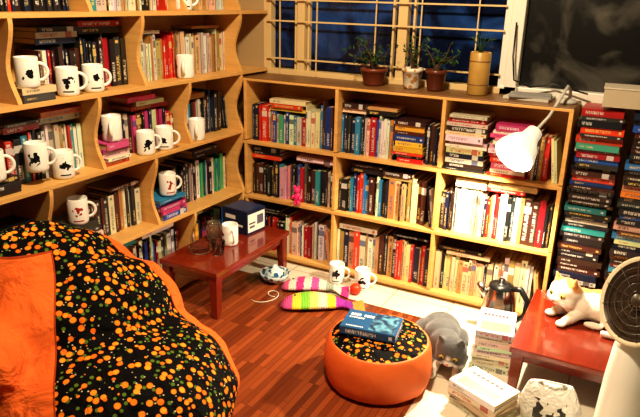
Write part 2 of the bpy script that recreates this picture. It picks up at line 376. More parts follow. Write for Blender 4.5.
# ================= MUGS
def mugmat():
    m,nt,b=newmat('mug_print');tc=N(nt,'ShaderNodeTexCoord');sp=N(nt,'ShaderNodeSeparateXYZ');nt.links.new(tc.outputs['Object'],sp.inputs[0])
    oi=N(nt,'ShaderNodeObjectInfo');rnd=oi.outputs['Random']
    dy=sp.outputs[1];dz=mth(nt,'SUBTRACT',sp.outputs[2],mth(nt,'ADD',mth(nt,'MULTIPLY',rnd,.012),.048))
    sy=mth(nt,'ADD',mth(nt,'MULTIPLY',rnd,.7),.75)
    r=mth(nt,'SQRT',mth(nt,'ADD',mth(nt,'MULTIPLY',mth(nt,'MULTIPLY',dy,dy),sy),mth(nt,'MULTIPLY',dz,dz)))
    of=N(nt,'ShaderNodeVectorMath',operation='ADD');nt.links.new(tc.outputs['Object'],of.inputs[0])
    cb=N(nt,'ShaderNodeCombineXYZ');nt.links.new(mth(nt,'MULTIPLY',rnd,13.),cb.inputs[0]);nt.links.new(mth(nt,'MULTIPLY',rnd,7.),cb.inputs[1]);nt.links.new(cb.outputs[0],of.inputs[1])
    no=N(nt,'ShaderNodeTexNoise',inp={'Scale':55,'Detail':1});nt.links.new(of.outputs[0],no.inputs['Vector'])
    k=mth(nt,'MULTIPLY',mth(nt,'LESS_THAN',mth(nt,'ADD',r,mth(nt,'MULTIPLY',mth(nt,'SUBTRACT',no.outputs['Fac'],.45),.075)),.021),mth(nt,'GREATER_THAN',sp.outputs[0],.01))
    ln=mth(nt,'MULTIPLY',mth(nt,'LESS_THAN',mth(nt,'ABSOLUTE',mth(nt,'SUBTRACT',sp.outputs[2],.018)),.0028),mth(nt,'MULTIPLY',mth(nt,'LESS_THAN',mth(nt,'ABSOLUTE',dy),.02),mth(nt,'GREATER_THAN',sp.outputs[0],.01)))
    k=mth(nt,'MAXIMUM',k,mth(nt,'MULTIPLY',ln,mth(nt,'GREATER_THAN',rnd,.5)))
    ink=mixc(nt,mth(nt,'GREATER_THAN',rnd,.92),(.01,.01,.012),(.35,.03,.02))
    nt.links.new(mixc(nt,k,(.86,.85,.8),ink),b.inputs['Base Color']);b.inputs['Roughness'].default_value=.15;return m
mg=MB()
R=.041;Hm=.108
mg.lathe([(0.0001,0),(R*.86,0),(R*.97,.006),(R,.015),(R,Hm-.003),(R-.0015,Hm),(R-.004,Hm-.002),(R-.0045,.01),(0.0001,.006)],n=32)
hp=[(0,R-.003+.031*math.sin(math.pi*t/10),Hm*.5+.031*math.cos(math.pi*t/10)) for t in range(11)]
mg.tube(hp,.0062,n=8)
mug0=mg.obj('coffee_mug',[mugmat()],True)
mugmesh=mug0.data;first=[True]
def mug(x,y,z,rz=0,s=1):
    if first[0]: o=mug0;first[0]=False
    else:
        o=bpy.data.objects.new('coffee_mug',mugmesh);COL.objects.link(o)
    o.location=(x,y,z);o.rotation_euler=(0,0,rz);o.scale=(s,s,s)
zb=lambda j:ZL[j]+.001
for x,y,z,r in ((.205,-1.535,zb(3)+.05,-.6),(.205,-1.362,zb(3),-.7),(.205,-1.235,zb(3),-.5),(.205,-.666,zb(3),-2.6),(.205,-.66,zb(4),-.6),
 (.205,-1.16,zb(2)+.1,-2.4),(.205,-.965,zb(2),-.6),(.205,-.84,zb(2),-.9),(.205,-.60,zb(2),-2.5),(.205,-1.425,zb(2),-.5),(.205,-1.54,zb(2)+.055,-.8),
 (.195,-1.37,zb(1)+.13,-.7),(.2,-.83,zb(1)+.11,-.5),(.205,-1.72,zb(2)+.06,-.6),
 (.88,-.315,-.004,-1.3),(1.03,-.315,-.004,-1.2)):
    mug(x,y,z,r)
# ================= COFFEE TABLES
def table(name,x0,x1,y0,y1,h):
    t=MB();t.box((x0+x1)/2,(y0+y1)/2,h-.0125,x1-x0,y1-y0,.025)
    a=.03
    t.box((x0+x1)/2,y0+a,h-.045,x1-x0-.07,.015,.04);t.box((x0+x1)/2,y1-a,h-.045,x1-x0-.07,.015,.04)
    t.box(x0+a,(y0+y1)/2,h-.045,.015,y1-y0-.07,.04);t.box(x1-a,(y0+y1)/2,h-.045,.015,y1-y0-.07,.04)
    for x,sx in ((x0+.032,-1),(x1-.032,1)):
        for y,sy in ((y0+.032,-1),(y1-.032,1)):
            P=[]
            for z,w_,o in ((0,.017,.006),(h-.025,.024,0)):
                for i,j in ((-1,-1),(1,-1),(1,1),(-1,1)): P.append((x+i*w_+o*sx,y+j*w_+o*sy,z))
            t.hexa(P)
    return t.obj(name,[M_red],bevel=.004)
TZ=.24
table('coffee_table',.262,.60,-.99,-.34,TZ)
table('coffee_table.001',1.885,2.33,-.875,-.295,.2)
mug(.44,-.66,TZ,-2.2)
bx=MB();bx.box(0,0,.065,.17,.15,.13,0)
bx.box(0,0,.1305,.15,.13,.001,3)
bx.box(.0855,0,.062,.001,.135,.10,1);bx.box(.0865,.03,.07,.001,.05,.05,2);bx.box(.0865,-.035,.04,.001,.04,.012,2);bx.box(.0865,-.035,.06,.001,.05,.008,0)
bx.box(-.03,-.0755,.085,.07,.001,.022,1);bx.box(.03,-.0755,.045,.05,.001,.012,1);bx.box(-.04,-.0755,.045,.03,.001,.03,3)
o=bx.obj('gift_box',[plain('box_navy',(.010,.018,.055),.35),plain('box_white',(.8,.78,.72),.5),plain('box_print',(.10,.10,.16),.5),plain('box_blue',(.02,.045,.13),.35)],loc=(.375,-.44,TZ),bevel=.001);o.rotation_euler=(0,0,-.12)
M_glass=plain('clear_glass',(.9,.93,.92),.03,trans=1)
M_glass2=plain('smoky_glass',(.75,.6,.45),.05,trans=.9)
a=MB();a.lathe([(.0001,0),(.042,0),(.05,.005),(.055,.03),(.052,.034),(.046,.028),(.04,.01),(.0001,.008)]);a.obj('glass_ashtray',[M_glass],True,loc=(.375,-.82,TZ))
a=MB();a.lathe([(.0001,0),(.032,0),(.035,.01),(.036,.07),(.03,.085),(.031,.1),(.028,.1),(.027,.085),(.032,.068),(.031,.012),(.0001,.006)]);a.tube([(0,.034,.075),(0,.06,.07),(0,.062,.035),(0,.034,.025)],.004,n=8)
a.obj('glass_jug',[M_glass2],True,loc=(.335,-.66,TZ))
a=MB();a.lathe([(.0001,0),(.026,0),(.034,.07),(.031,.07),(.024,.006),(.0001,.005)]);a.obj('drinking_glass',[M_glass],True,loc=(.47,-.80,TZ))
def porc():
    m,nt,b=newmat('blue_porcelain');tc=N(nt,'ShaderNodeTexCoord');v=N(nt,'ShaderNodeTexVoronoi',inp={'Scale':34});nt.links.new(tc.outputs['Object'],v.inputs['Vector'])
    k=mth(nt,'LESS_THAN',v.outputs['Distance'],.42);nt.links.new(mixc(nt,k,(.6,.68,.68),(.03,.12,.22)),b.inputs['Base Color']);b.inputs['Roughness'].default_value=.12;return m
a=MB();a.lathe([(.0001,0),(.035,0),(.04,.008),(.07,.03),(.08,.055),(.077,.057),(.065,.033),(.035,.013),(.0001,.012)],n=36)
a.lathe([(.0001,.02),(.03,.02),(.05,.035),(.052,.055),(.04,.075),(.015,.085),(.012,.095),(.0001,.1)],n=28)
a.obj('porcelain_bowl',[porc()],True,loc=(.60,-.49,0))
a=MB();a.ell((0,0,.030),(.030,.030,.030));a.obj('red_ball',[plain('ball_red',(.75,.05,.015),.35)],True,loc=(1.03,-.40,-.004))
# ================= FISH CUSHIONS (knitted)
def fishmat(name,cols,sc):
    m,nt,b=newmat(name);tc=N(nt,'ShaderNodeTexCoord')
    sp=N(nt,'ShaderNodeSeparateXYZ');nt.links.new(tc.outputs['Object'],sp.inputs[0])
    wob=N(nt,'ShaderNodeTexNoise',inp={'Scale':90});nt.links.new(tc.outputs['Object'],wob.inputs['Vector'])
    xx=mth(nt,'ADD',sp.outputs[0],mth(nt,'MULTIPLY',mth(nt,'SUBTRACT',wob.outputs['Fac'],.5),.02))
    f=mth(nt,'ADD',mth(nt,'MULTIPLY',xx,sc),.5);cr=N(nt,'ShaderNodeValToRGB');cr.color_ramp.interpolation='CONSTANT'
    el=cr.color_ramp.elements
    while len(el)<len(cols): el.new(.5)
    for i,c in enumerate(cols): el[i].position=i/len(cols);el[i].color=c4(c)
    nt.links.new(f,cr.inputs[0])
    wv=N(nt,'ShaderNodeTexWave',inp={'Scale':38,'Distortion':1.5,'Detail Scale':8});nt.links.new(tc.outputs['Object'],wv.inputs['Vector'])
    v=N(nt,'ShaderNodeTexVoronoi',inp={'Scale':130});nt.links.new(tc.outputs['Object'],v.inputs['Vector'])
    dk=N(nt,'ShaderNodeMix',data_type='RGBA',blend_type='MULTIPLY');dk.inputs[0].default_value=.22;nt.links.new(cr.outputs[0],dk.inputs[6])
    cc=N(nt,'ShaderNodeCombineColor')
    for i in range(3): nt.links.new(wv.outputs['Fac'],cc.inputs[i])
    nt.links.new(cc.outputs[0],dk.inputs[7]);nt.links.new(dk.outputs[2],b.inputs['Base Color']);b.inputs['Roughness'].default_value=.9
    hh=mth(nt,'ADD',v.outputs['Distance'],wv.outputs['Fac'])
    bp=N(nt,'ShaderNodeBump',inp={'Strength':.6,'Distance':.005});nt.links.new(hh,bp.inputs['Height']);nt.links.new(bp.outputs[0],b.inputs['Normal'])
    return m
def fish(name,mat,loc,rz,L,W):
    f=MB();n=24
    prof=[]
    for k in range(n+1):
        t=k/n
        if t<.75: w_=math.sin(math.pi*(t/.75)**.8)**.5*.9+.12 if t>0 else .12
        else: w_=.3+(t-.75)/.25*.75
        h=.040*(math.sin(math.pi*min(t/.85,1))**.5 if 0<t<.85 else 0)+.012
        w_=max(w_,.38) if t>.6 else w_
        prof.append(((t-.5)*L,w_*W/2,h))
    m=16
    for k,(x,w_,h) in enumerate(prof):
        bend=.02*math.sin(k/n*4)
        for i in range(m):
            a=2*math.pi*i/m;f.v.append((x,bend+w_*math.cos(a),h/2+.002+h/2*math.sin(a)))
    for k in range(n):
        for i in range(m):
            p=k*m+i;q=k*m+(i+1)%m;f.face([p,q,q+m,p+m])
    f.face(list(range(m)));f.face([n*m+i for i in range(m)])
    f.ell((-L*.33,W*.25,.040),(.008,.008,.007),1,nu=10,nv=6)
    o=f.obj(name,[mat,M_black],True,loc=loc);o.rotation_euler=(0,0,rz);return o
fish('fish_cushion',fishmat('knit_pink',[(.75,.12,.30),(.8,.76,.66),(.75,.05,.30),(.8,.76,.66),(.80,.10,.40),(.8,.74,.62),(.35,.40,.32),(.8,.74,.62),(.75,.04,.28)],2.9),(.835,-.475,0),.42,.35,.135)
fish('fish_cushion.001',fishmat('knit_yellow',[(.75,.10,.35),(.85,.72,.06),(.25,.65,.06),(.85,.75,.20),(.75,.7,.55),(.8,.65,.05),(.40,.03,.42),(.28,.02,.30),(.8,.32,.05)],2.6),(.955,-.62,0),.50,.41,.165)
a=MB();a.tube([(.70-.045*math.sin(k*.42)-.01*k*.3,-.60-.05*math.cos(k*.42)-.006*k,.004) for k in range(18)],.002,n=6);a.obj('yarn_string',[plain('yarn',(.8,.75,.6),.8)],True)
# ================= POUF
p=MB();Rp=.213
prof=[(.0001,0),(Rp*.86,0),(Rp*.95,.012),(Rp*1.0,.05),(Rp*1.01,.1),(Rp*.98,.15),(Rp*.93,.178),(Rp*.90,.186),(Rp*.88,.184),(Rp*.84,.190),(Rp*.6,.200),(Rp*.3,.204),(.0001,.205)]
p.lathe(prof,n=64,mf=lambda k:1 if k>=8 else 0)
o=p.obj('pouf',[M_orange,M_fruit],True,loc=(1.418,-1.033,0))
tx=bpy.data.textures.new('cl','CLOUDS');tx.noise_scale=.09
sb=o.modifiers.new('s','SUBSURF');sb.levels=1;sb.render_levels=1
dm=o.modifiers.new('d','DISPLACE');dm.texture=tx;dm.strength=.010;dm.mid_level=.5
bk=MB();bk.cols=True
c,s_=math.cos(.15),math.sin(.15)
def Fp(a,d,l): 
    x=l-.11;y=d-.075;return (1.385+x*c-y*s_,-1.035+x*s_+y*c,.211+a)
book(bk,Fp,.030,.22,.15,(.03,.10,.24),(.8,.8,.8))
o=bk.obj('book',[M_book])
a=MB()
def pl(x0,x1,y0,y1,mi,z=.2414):
    P=[]
    for zz in (z-.0002,z+.0003):
        for x,y in ((x0,y0),(x1,y0),(x1,y1),(x0,y1)): P.append((1.385+x*c-y*s_,-1.035+x*s_+y*c,zz))
    a.hexa(P,mi)
pl(-.105,.105,-.07,.072,0,.2412)
pl(.0,.10,-.065,.068,2,.2416)
for k in range(9): 
    if k!=4: pl(-.095+k*.011,-.087+k*.011,.028,.046,1,.2416)
for k in range(7): pl(-.095+k*.009,-.089+k*.009,.008,.018,1,.2416)
for k in range(10): pl(-.09+k*.007,-.085+k*.007,-.058,-.052,1,.2416)
ob=a.obj('cover_art',[plain('cover_blue',(.02,.09,.22),.3),plain('cover_white',(.8,.8,.75),.4),nightglass('cover_photo',(.015,.04,.10),(.12,.32,.45),25,.4,.62,.3)]);ob.parent=o
# ================= BEANBAG
bb=MB();az=-.28
ax=Matrix.Rotation(az,3,'Z');C0=Vector((.765,-1.80,0))
def L2W(x,y,z): return tuple(C0+ax@Vector((x,y,z)))
bb.ell(L2W(.03,0,.21),(.42,.41,.21),M=ax);bb.ell(L2W(.12,0,.22),(.30,.33,.20),M=ax)
bb.ell(L2W(-.16,0,.33),(.25,.37,.27),M=ax);bb.ell(L2W(-.27,-.03,.48),(.14,.29,.19),M=ax);bb.ell(L2W(-.33,-.08,.60),(.08,.19,.10),M=ax)
bb.ell(L2W(-.10,-.33,.40),(.19,.10,.13),M=ax)
def beanmat():
    m=M_fruit.copy();m.name='beanbag_panels';nt=m.node_tree;b=nt.nodes['Principled BSDF'];src=b.inputs['Base Color'].links[0].from_socket
    tc=N(nt,'ShaderNodeTexCoord');vm=N(nt,'ShaderNodeVectorMath',operation='SUBTRACT');vm.inputs[1].default_value=tuple(C0);nt.links.new(tc.outputs['Object'],vm.inputs[0])
    vr=N(nt,'ShaderNodeVectorRotate',rotation_type='Z_AXIS',inp={'Angle':-az});nt.links.new(vm.outputs[0],vr.inputs['Vector'])
    sp=N(nt,'ShaderNodeSeparateXYZ');nt.links.new(vr.outputs[0],sp.inputs[0])
    def mr(a,b_,c_,d_):
        q=N(nt,'ShaderNodeMapRange',interpolation_type='SMOOTHSTEP',inp={'From Min':a,'From Max':b_,'To Min':c_,'To Max':d_});nt.links.new(sp.outputs[0],q.inputs[0]);return q.outputs[0]
    up=mth(nt,'SUBTRACT',mr(-.38,.10,.14,.30),sp.outputs[1])
    lo=mth(nt,'SUBTRACT',sp.outputs[1],mr(-.30,.38,-.04,-.30))
    hi=mth(nt,'SUBTRACT',sp.outputs[2],.635)
    lo=mth(nt,'MAXIMUM',lo,hi)
    fr=mth(nt,'SUBTRACT',mth(nt,'ADD',sp.outputs[0],mth(nt,'MULTIPLY',sp.outputs[2],.65)),-.06)
    d=mth(nt,'MINIMUM',mth(nt,'MINIMUM',up,lo),fr)
    inside=mth(nt,'GREATER_THAN',d,0.)
    seam=mth(nt,'LESS_THAN',mth(nt,'ABSOLUTE',d),.003)
    c=mixc(nt,inside,(.78,.15,.028),src)
    nt.links.new(mixc(nt,seam,c,(.35,.05,.01)),b.inputs['Base Color']);return m
o=blob(bb,'beanbag_chair',[beanmat()],.018,10)
t2=bpy.data.textures.new('cl2','CLOUDS');t2.noise_scale=.16
dm=o.modifiers.new('d','DISPLACE');dm.texture=t2;dm.strength=.04;dm.mid_level=.5
# ================= CATS
def sphmask(nt,pos,c,r,soft):
    vm=N(nt,'ShaderNodeVectorMath',operation='DISTANCE');vm.inputs[1].default_value=c;nt.links.new(pos,vm.inputs[0])
    mr=N(nt,'ShaderNodeMapRange',inp={'From Min':r+soft,'From Max':r-soft});nt.links.new(vm.outputs['Value'],mr.inputs[0]);return mr.outputs[0]
def furmat(name,base,base2,patch,masks,nscale=20):
    m,nt,b=newmat(name);tc=N(nt,'ShaderNodeTexCoord')
    no=N(nt,'ShaderNodeTexNoise',inp={'Scale':nscale,'Detail':5,'Distortion':.8});nt.links.new(tc.outputs['Object'],no.inputs['Vector'])
    n2=N(nt,'ShaderNodeTexNoise',inp={'Scale':45,'Detail':4});nt.links.new(tc.outputs['Object'],n2.inputs['Vector'])
    cb=N(nt,'ShaderNodeVectorMath',operation='SCALE');nt.links.new(n2.outputs['Color'],cb.inputs[0]);cb.inputs['Scale'].default_value=.018
    ad=N(nt,'ShaderNodeVectorMath',operation='ADD');nt.links.new(tc.outputs['Object'],ad.inputs[0]);nt.links.new(cb.outputs[0],ad.inputs[1])
    c=mixc(nt,no.outputs['Fac'],base,base2);mk=None
    for q in masks:
        s=sphmask(nt,ad.outputs[0],tuple(v+.009 for v in q[:3]),q[3],.006);mk=s if mk is None else mth(nt,'MAXIMUM',mk,s)
    nt.links.new(mixc(nt,mk,c,patch),b.inputs['Base Color']);b.inputs['Roughness'].default_value=.9
    b.inputs['Sheen Weight'].default_value=.3
    mp=N(nt,'ShaderNodeTexNoise',inp={'Scale':260,'Detail':2});nt.links.new(tc.outputs['Object'],mp.inputs['Vector'])
    bp=N(nt,'ShaderNodeBump',inp={'Strength':.5,'Distance':.004});nt.links.new(mp.outputs['Fac'],bp.inputs['Height']);nt.links.new(bp.outputs[0],b.inputs['Normal'])
    return m
M_eye=plain('cat_eye',(.45,.33,.06),.08);M_pup=plain('cat_pupil',(.005,.005,.005),.1);M_nose=plain('cat_nose',(.5,.2,.18),.5)
def cathead(mb,c,face,pitch,sc=1.0):
    yaw=math.atan2(face[1],face[0]);M=Matrix.Rotation(yaw,3,'Z')@Matrix.Rotation(pitch,3,'Y');c=Vector(c)
    P=lambda x,y,z:tuple(c+M@(Vector((x,y,z))*sc))
    mb.ell(c,(.046*sc,.052*sc,.044*sc),M=M)
    mb.ell(P(.022,.024,-.014),(.026*sc,.026*sc,.022*sc),M=M);mb.ell(P(.022,-.024,-.014),(.026*sc,.026*sc,.022*sc),M=M)
    mb.ell(P(.040,0,-.010),(.020*sc,.021*sc,.016*sc),M=M);mb.ell(P(.038,0,-.024),(.013*sc,.014*sc,.009*sc),M=M)
    for sg in (-1,1):
        mb.tube([P(-.004,sg*.026,.022),P(-.004,sg*.034,.042),P(-.002,sg*.038,.060)],[.022*sc,.014*sc,.004*sc],n=10,flat=.6)
    return P,M
def catface(P,M,parent,sc=1.0):
    f=MB()
    for sg in (-1,1):
        f.ell(P(.0395,sg*.021,.006),(.006*sc,.010*sc,.0075*sc),0,M=M,nu=14,nv=8);f.ell(P(.0440,sg*.021,.006),(.0022*sc,.0035*sc,.0062*sc),1,M=M,nu=10,nv=6)
    f.ell(P(.0590,0,-.006),(.004*sc,.006*sc,.004*sc),2,M=M,nu=10,nv=6)
    f.tube([P(.0585,0,-.010),P(.0575,0,-.016),P(.053,.008,-.019)],.0009,1,n=5);f.tube([P(.0575,0,-.016),P(.053,-.008,-.019)],.0009,1,n=5)
    for sg in (-1,1):
        for k in range(3): f.tube([P(.052,sg*.010,-.010-.004*k),P(.052,sg*.035,-.006-.007*k),P(.045,sg*.060,-.004-.011*k)],.0005,3,n=4)
    f.obj('face',[M_eye,M_pup,M_nose,M_white],True,parent=parent)
# grey cat: crouched low, head down
cat=empty('cat')
g=MB()
g.ell((1.56,-.67,.076),(.088,.10,.074));g.ell((1.585,-.73,.086),(.078,.09,.072));g.ell((1.615,-.79,.085),(.068,.065,.066));g.ell((1.64,-.825,.105),(.052,.05,.046))
P,Mh=cathead(g,(1.665,-.870,.118),(.05,-1),.45,1.22)
for x in (1.605,1.695):
    g.tube([(x,-.80,.065),(x,-.85,.035),(x+.002,-.895,.016)],[.030,.021,.016]);g.ell((x+.003,-.918,.010),(.018,.030,.013))
g.ell((1.485,-.69,.056),(.042,.08,.056));g.ell((1.65,-.69,.055),(.04,.075,.054));g.ell((1.478,-.77,.011),(.018,.035,.014));g.ell((1.69,-.765,.011),(.018,.035,.014))
g.tube([(1.53,-.58,.028),(1.47,-.585,.022),(1.425,-.63,.018),(1.41,-.70,.016),(1.425,-.765,.014)],[.02,.018,.017,.016,.012])
blob(g,'body',[furmat('grey_fur',(.022,.024,.028),(.13,.13,.135),(.8,.77,.72),[(*P(.055,0,-.030),.036),(*P(.046,0,.012),.009),(1.65,-.89,.03,.052),(1.60,-.92,.01,.035),(1.70,-.92,.01,.035),(1.478,-.80,.01,.03)],22)],.005,5,parent=cat)
catface(P,Mh,cat,1.22)
# ginger cat: lying on the table
cat2=empty('cat.001')
g=MB()
g.ell((2.23,-.46,.262),(.09,.085,.065));g.ell((2.16,-.475,.264),(.095,.078,.066));g.ell((2.09,-.485,.262),(.072,.074,.066));g.ell((2.055,-.495,.29),(.052,.052,.048))
P,Mh=cathead(g,(2.025,-.515,.315),(-.55,-.85),.22,1.28)
g.tube([(2.06,-.465,.245),(2.02,-.49,.225),(1.99,-.52,.217)],[.028,.022,.018]);g.ell((1.98,-.532,.213),(.024,.022,.013))
g.tube([(2.09,-.535,.245),(2.06,-.575,.224),(2.04,-.60,.217)],[.028,.022,.018]);g.ell((2.032,-.612,.213),(.022,.024,.013))
g.ell((2.23,-.53,.242),(.07,.038,.046));g.ell((2.15,-.565,.214),(.040,.018,.014));g.ell((2.23,-.39,.24),(.065,.035,.045))
g.tube([(2.29,-.47,.228),(2.315,-.52,.222),(2.305,-.58,.218),(2.25,-.615,.216),(2.18,-.615,.214)],[.02,.019,.018,.017,.012])
fm=furmat('ginger_fur',(.82,.74,.60),(.88,.82,.72),(.66,.27,.06),[(2.26,-.44,.32,.10),(2.16,-.44,.335,.065),(2.09,-.46,.345,.055),(*P(-.02,.032,.040),.050),(*P(-.02,-.032,.040),.050),(2.31,-.55,.22,.06)],12)
blob(g,'body',[fm],.005,5,parent=cat2);catface(P,Mh,cat2,1.28)
# ================= KETTLE
k=MB();KX,KY=1.745,-.385;q=1.2
pr=lambda L:[(r*q,z*q) for r,z in L]
k.lathe(pr([(.0001,0),(.07,0),(.072,.018),(.066,.022)]),mi=1,c=(KX,KY,-.004));k.lathe(pr([(.066,.022),(.068,.03),(.066,.08),(.058,.14),(.05,.17),(.047,.178)]),mi=0,c=(KX,KY,-.004))
k.lathe(pr([(.047,.178),(.045,.188),(.03,.195),(.012,.197),(.012,.21),(.0001,.212)]),mi=1,c=(KX,KY,-.004))
k.tube([(KX+.04,KY-.01,.215),(KX+.09,KY-.02,.225),(KX+.125,KY-.03,.18),(KX+.12,KY-.03,.11),(KX+.08,KY-.015,.06)],[.014,.014,.013,.013,.01],1,n=10)
k.tube([(KX-.05,KY-.01,.16),(KX-.08,KY-.015,.19),(KX-.10,KY-.02,.215)],[.028,.018,.011],0,n=10)
k.obj('electric_kettle',[M_steel,M_black],True)
# ================= FLOOR BOOK STACKS
def stack(name,cx,cy,w,l,rz,pal,zt):
    bk=MB();bk.cols=True;zz=-.004
    while zz<zt:
        th=random.uniform(.012,.024);r=rz+random.uniform(-.1,.1);ww=w*random.uniform(.90,1);ll=l*random.uniform(.90,1);cc,ss=math.cos(r),math.sin(r)
        def F(a,d,q,zz=zz,cc=cc,ss=ss,ww=ww,ll=ll):
            x=q-ll/2;y=d-ww/2;return (cx+x*cc-y*ss,cy+x*ss+y*cc,zz+a)
        cl=random.choice(pal);book(bk,F,th,ll,ww,cl)
        zz+=th+.0004
    def q_(x0,x1,y0,y1,col):
        P=[]
        for z in (zz,zz+.0004):
            for x,y in ((x0,y0),(x1,y0),(x1,y1),(x0,y1)): P.append((cx+x*cc-y*ss,cy+x*ss+y*cc,z))
        bk.hexa(P,0,col)
    q_(-ll*.4,ll*.4,-ww*.40,-ww*.05,(.30,.22,.16));
    for k in range(7): q_(-ll*.38+k*ll*.1,-ll*.38+k*ll*.1+ll*.07,ww*.18,ww*.28,(.08,.05,.05))
    for k in range(9): q_(-ll*.3+k*ll*.06,-ll*.3+k*ll*.06+ll*.04,ww*.06,ww*.10,(.25,.05,.04))
    bk.obj(name,[M_book])
PALE=[(.72,.68,.58),(.75,.72,.66),(.66,.60,.50),(.5,.42,.32)]
stack('book_stack',1.79,-.65,.22,.16,.12,PALE,.17)
stack('book_stack.001',1.835,-1.02,.16,.21,-.42,PALE,.075)
# ================= PLASTIC BAG
pb=MB()
n=28
rings=[(.0,.085,.045),(.01,.10,.055),(.05,.105,.06),(.09,.098,.052),(.125,.085,.035),(.145,.075,.018),(.150,.07,.012)]
for z,rx,ry in rings:
    for i in range(n):
        a_=2*math.pi*i/n;wob=1+.07*math.sin(5*a_+z*30)+.05*math.sin(9*a_+z*60)
        cx_=abs(math.cos(a_))**.7*(1 if math.cos(a_)>0 else -1);pb.v.append((rx*cx_*wob,ry*math.sin(a_)*wob,z))
for k_ in range(len(rings)-1):
    for i in range(n):
        p_=k_*n+i;q_=k_*n+(i+1)%n;pb.face([p_,q_,q_+n,p_+n])
pb.face(list(range(n)));pb.face([(len(rings)-1)*n+i for i in range(n)])
pb.tube([(-.045,0,.142),(-.035,-.02,.165),(0,-.032,.172),(.035,-.02,.165),(.045,0,.142)],[.012,.007,.006,.007,.012],n=8,flat=.4)
m,nt,b_=newmat('bag_print');tc=N(nt,'ShaderNodeTexCoord');no=N(nt,'ShaderNodeTexNoise',inp={'Scale':34,'Detail':1});nt.links.new(tc.outputs['Object'],no.inputs['Vector'])
sp_=N(nt,'ShaderNodeSeparateXYZ');nt.links.new(tc.outputs['Object'],sp_.inputs[0])
msk=mth(nt,'MULTIPLY',mth(nt,'GREATER_THAN',no.outputs['Fac'],.53),mth(nt,'MULTIPLY',mth(nt,'LESS_THAN',mth(nt,'ABSOLUTE',sp_.outputs[0]),.055),mth(nt,'MULTIPLY',mth(nt,'GREATER_THAN',sp_.outputs[2],.03),mth(nt,'LESS_THAN',sp_.outputs[2],.105))))
nt.links.new(mixc(nt,msk,(.78,.76,.7),(.03,.03,.03)),b_.inputs['Base Color']);b_.inputs['Roughness'].default_value=.3
bn=N(nt,'ShaderNodeTexNoise',inp={'Scale':22,'Detail':3,'Distortion':2});nt.links.new(tc.outputs['Object'],bn.inputs['Vector']);bp=N(nt,'ShaderNodeBump',inp={'Strength':.8,'Distance':.02});nt.links.new(bn.outputs['Fac'],bp.inputs['Height']);nt.links.new(bp.outputs[0],b_.inputs['Normal'])
o=pb.obj('plastic_bag',[m],True,loc=(2.06,-.955,-.004));o.rotation_euler=(0,0,.15)
# ================= HEATER
h=MB();hx,hy=2.285,-1.06
h.lathe([(.0001,0),(.12,0),(.125,.012),(.11,.022),(.085,.03),(.078,.1),(.070,.3),(.06,.42),(.04,.47),(.0001,.48)],c=(hx,hy,-.004),mi=0,n=36)
nrm=Vector((-.62,-.62,.35)).normalized();MM=nrm.to_track_quat('Z','Y').to_matrix();hc=(2.275,-1.06,.575)
h.lathe([(.0001,-.06),(.06,-.055),(.11,-.03),(.138,0),(.142,.012),(.136,.018),(.128,.010)],c=hc,mi=1,n=40,M=MM)
h.lathe([(.128,.010),(.09,.0),(.03,-.01),(.0001,-.012)],c=hc,mi=2,n=40,M=MM)
for r in (.03,.055,.08,.105): h.lathe([(r-.001,.016),(r+.001,.016),(r+.001,.018),(r-.001,.018),(r-.001,.016)],c=hc,mi=3,n=40,M=MM)
for q in range(12):
    a_=q*math.pi/6;h.tube([Vector(hc)+MM@Vector((.012*math.cos(a_),.012*math.sin(a_),.019)),Vector(hc)+MM@Vector((.13*math.cos(a_),.13*math.sin(a_),.014))],.001,3,n=5)
h.lathe([(.0001,.024),(.018,.022),(.022,.016)],c=hc,mi=3,M=MM)
h.obj('electric_heater',[plain('heater_white',(.85,.83,.78),.3),plain('heater_cream',(.7,.62,.45),.4),plain('heater_dark',(.05,.035,.025),.25,.3),plain('heater_wire',(.07,.055,.04),.45,.5)],True)
# ================= DESK LAMP
lm=empty('desk_lamp')
Ls=Vector((1.735,-.45,.835));ln=Vector((-.33,-.78,-.53)).normalized();ML=ln.to_track_quat('Z','Y').to_matrix()
sh=MB();sh.lathe([(.088,0),(.086,-.02),(.068,-.07),(.040,-.11),(.034,-.16),(.0001,-.165),(.0001,-.16),(.030,-.155),(.036,-.11),(.064,-.07),(.082,-.02),(.085,0),(.088,0)],c=Ls,M=ML,n=40)
sh.obj('shade',[plain('lamp_white',(.85,.84,.8),.35,glow=.45)],True,parent=lm)
sh=MB();sh.ell(Ls-ln*.028,(.060,.060,.032),M=ML);sh.obj('bulb',[emis('bulb',(1,.88,.66),40)],True,parent=lm)
tail=Ls-ln*.16
sh=MB();sh.tube([tail,tail+Vector((.04,.07,.06)),(1.86,-.22,1.06),(1.875,-.16,1.10),(1.885,-.13,1.08),(1.885,-.12,1.03)],.007,n=10)
sh.lathe([(.0001,0),(.045,0),(.045,.012),(.02,.022),(.0001,.024)],c=(1.875,-.12,1.0235))
sh.obj('arm',[plain('lamp_grey',(.5,.49,.45),.4)],True,parent=lm)
sp=bpy.data.lights.new('lamp_light','SPOT');sp.energy=85;sp.color=(1,.84,.58);sp.spot_size=2.75;sp.spot_blend=.4;sp.shadow_soft_size=.02
so=bpy.data.objects.new('lamp_light',sp);COL.objects.link(so);so.location=Ls+ln*.012;so.rotation_euler=(-Vector((-.08,-.10,-.99)).normalized()).to_track_quat('Z','Y').to_euler();so.parent=lm
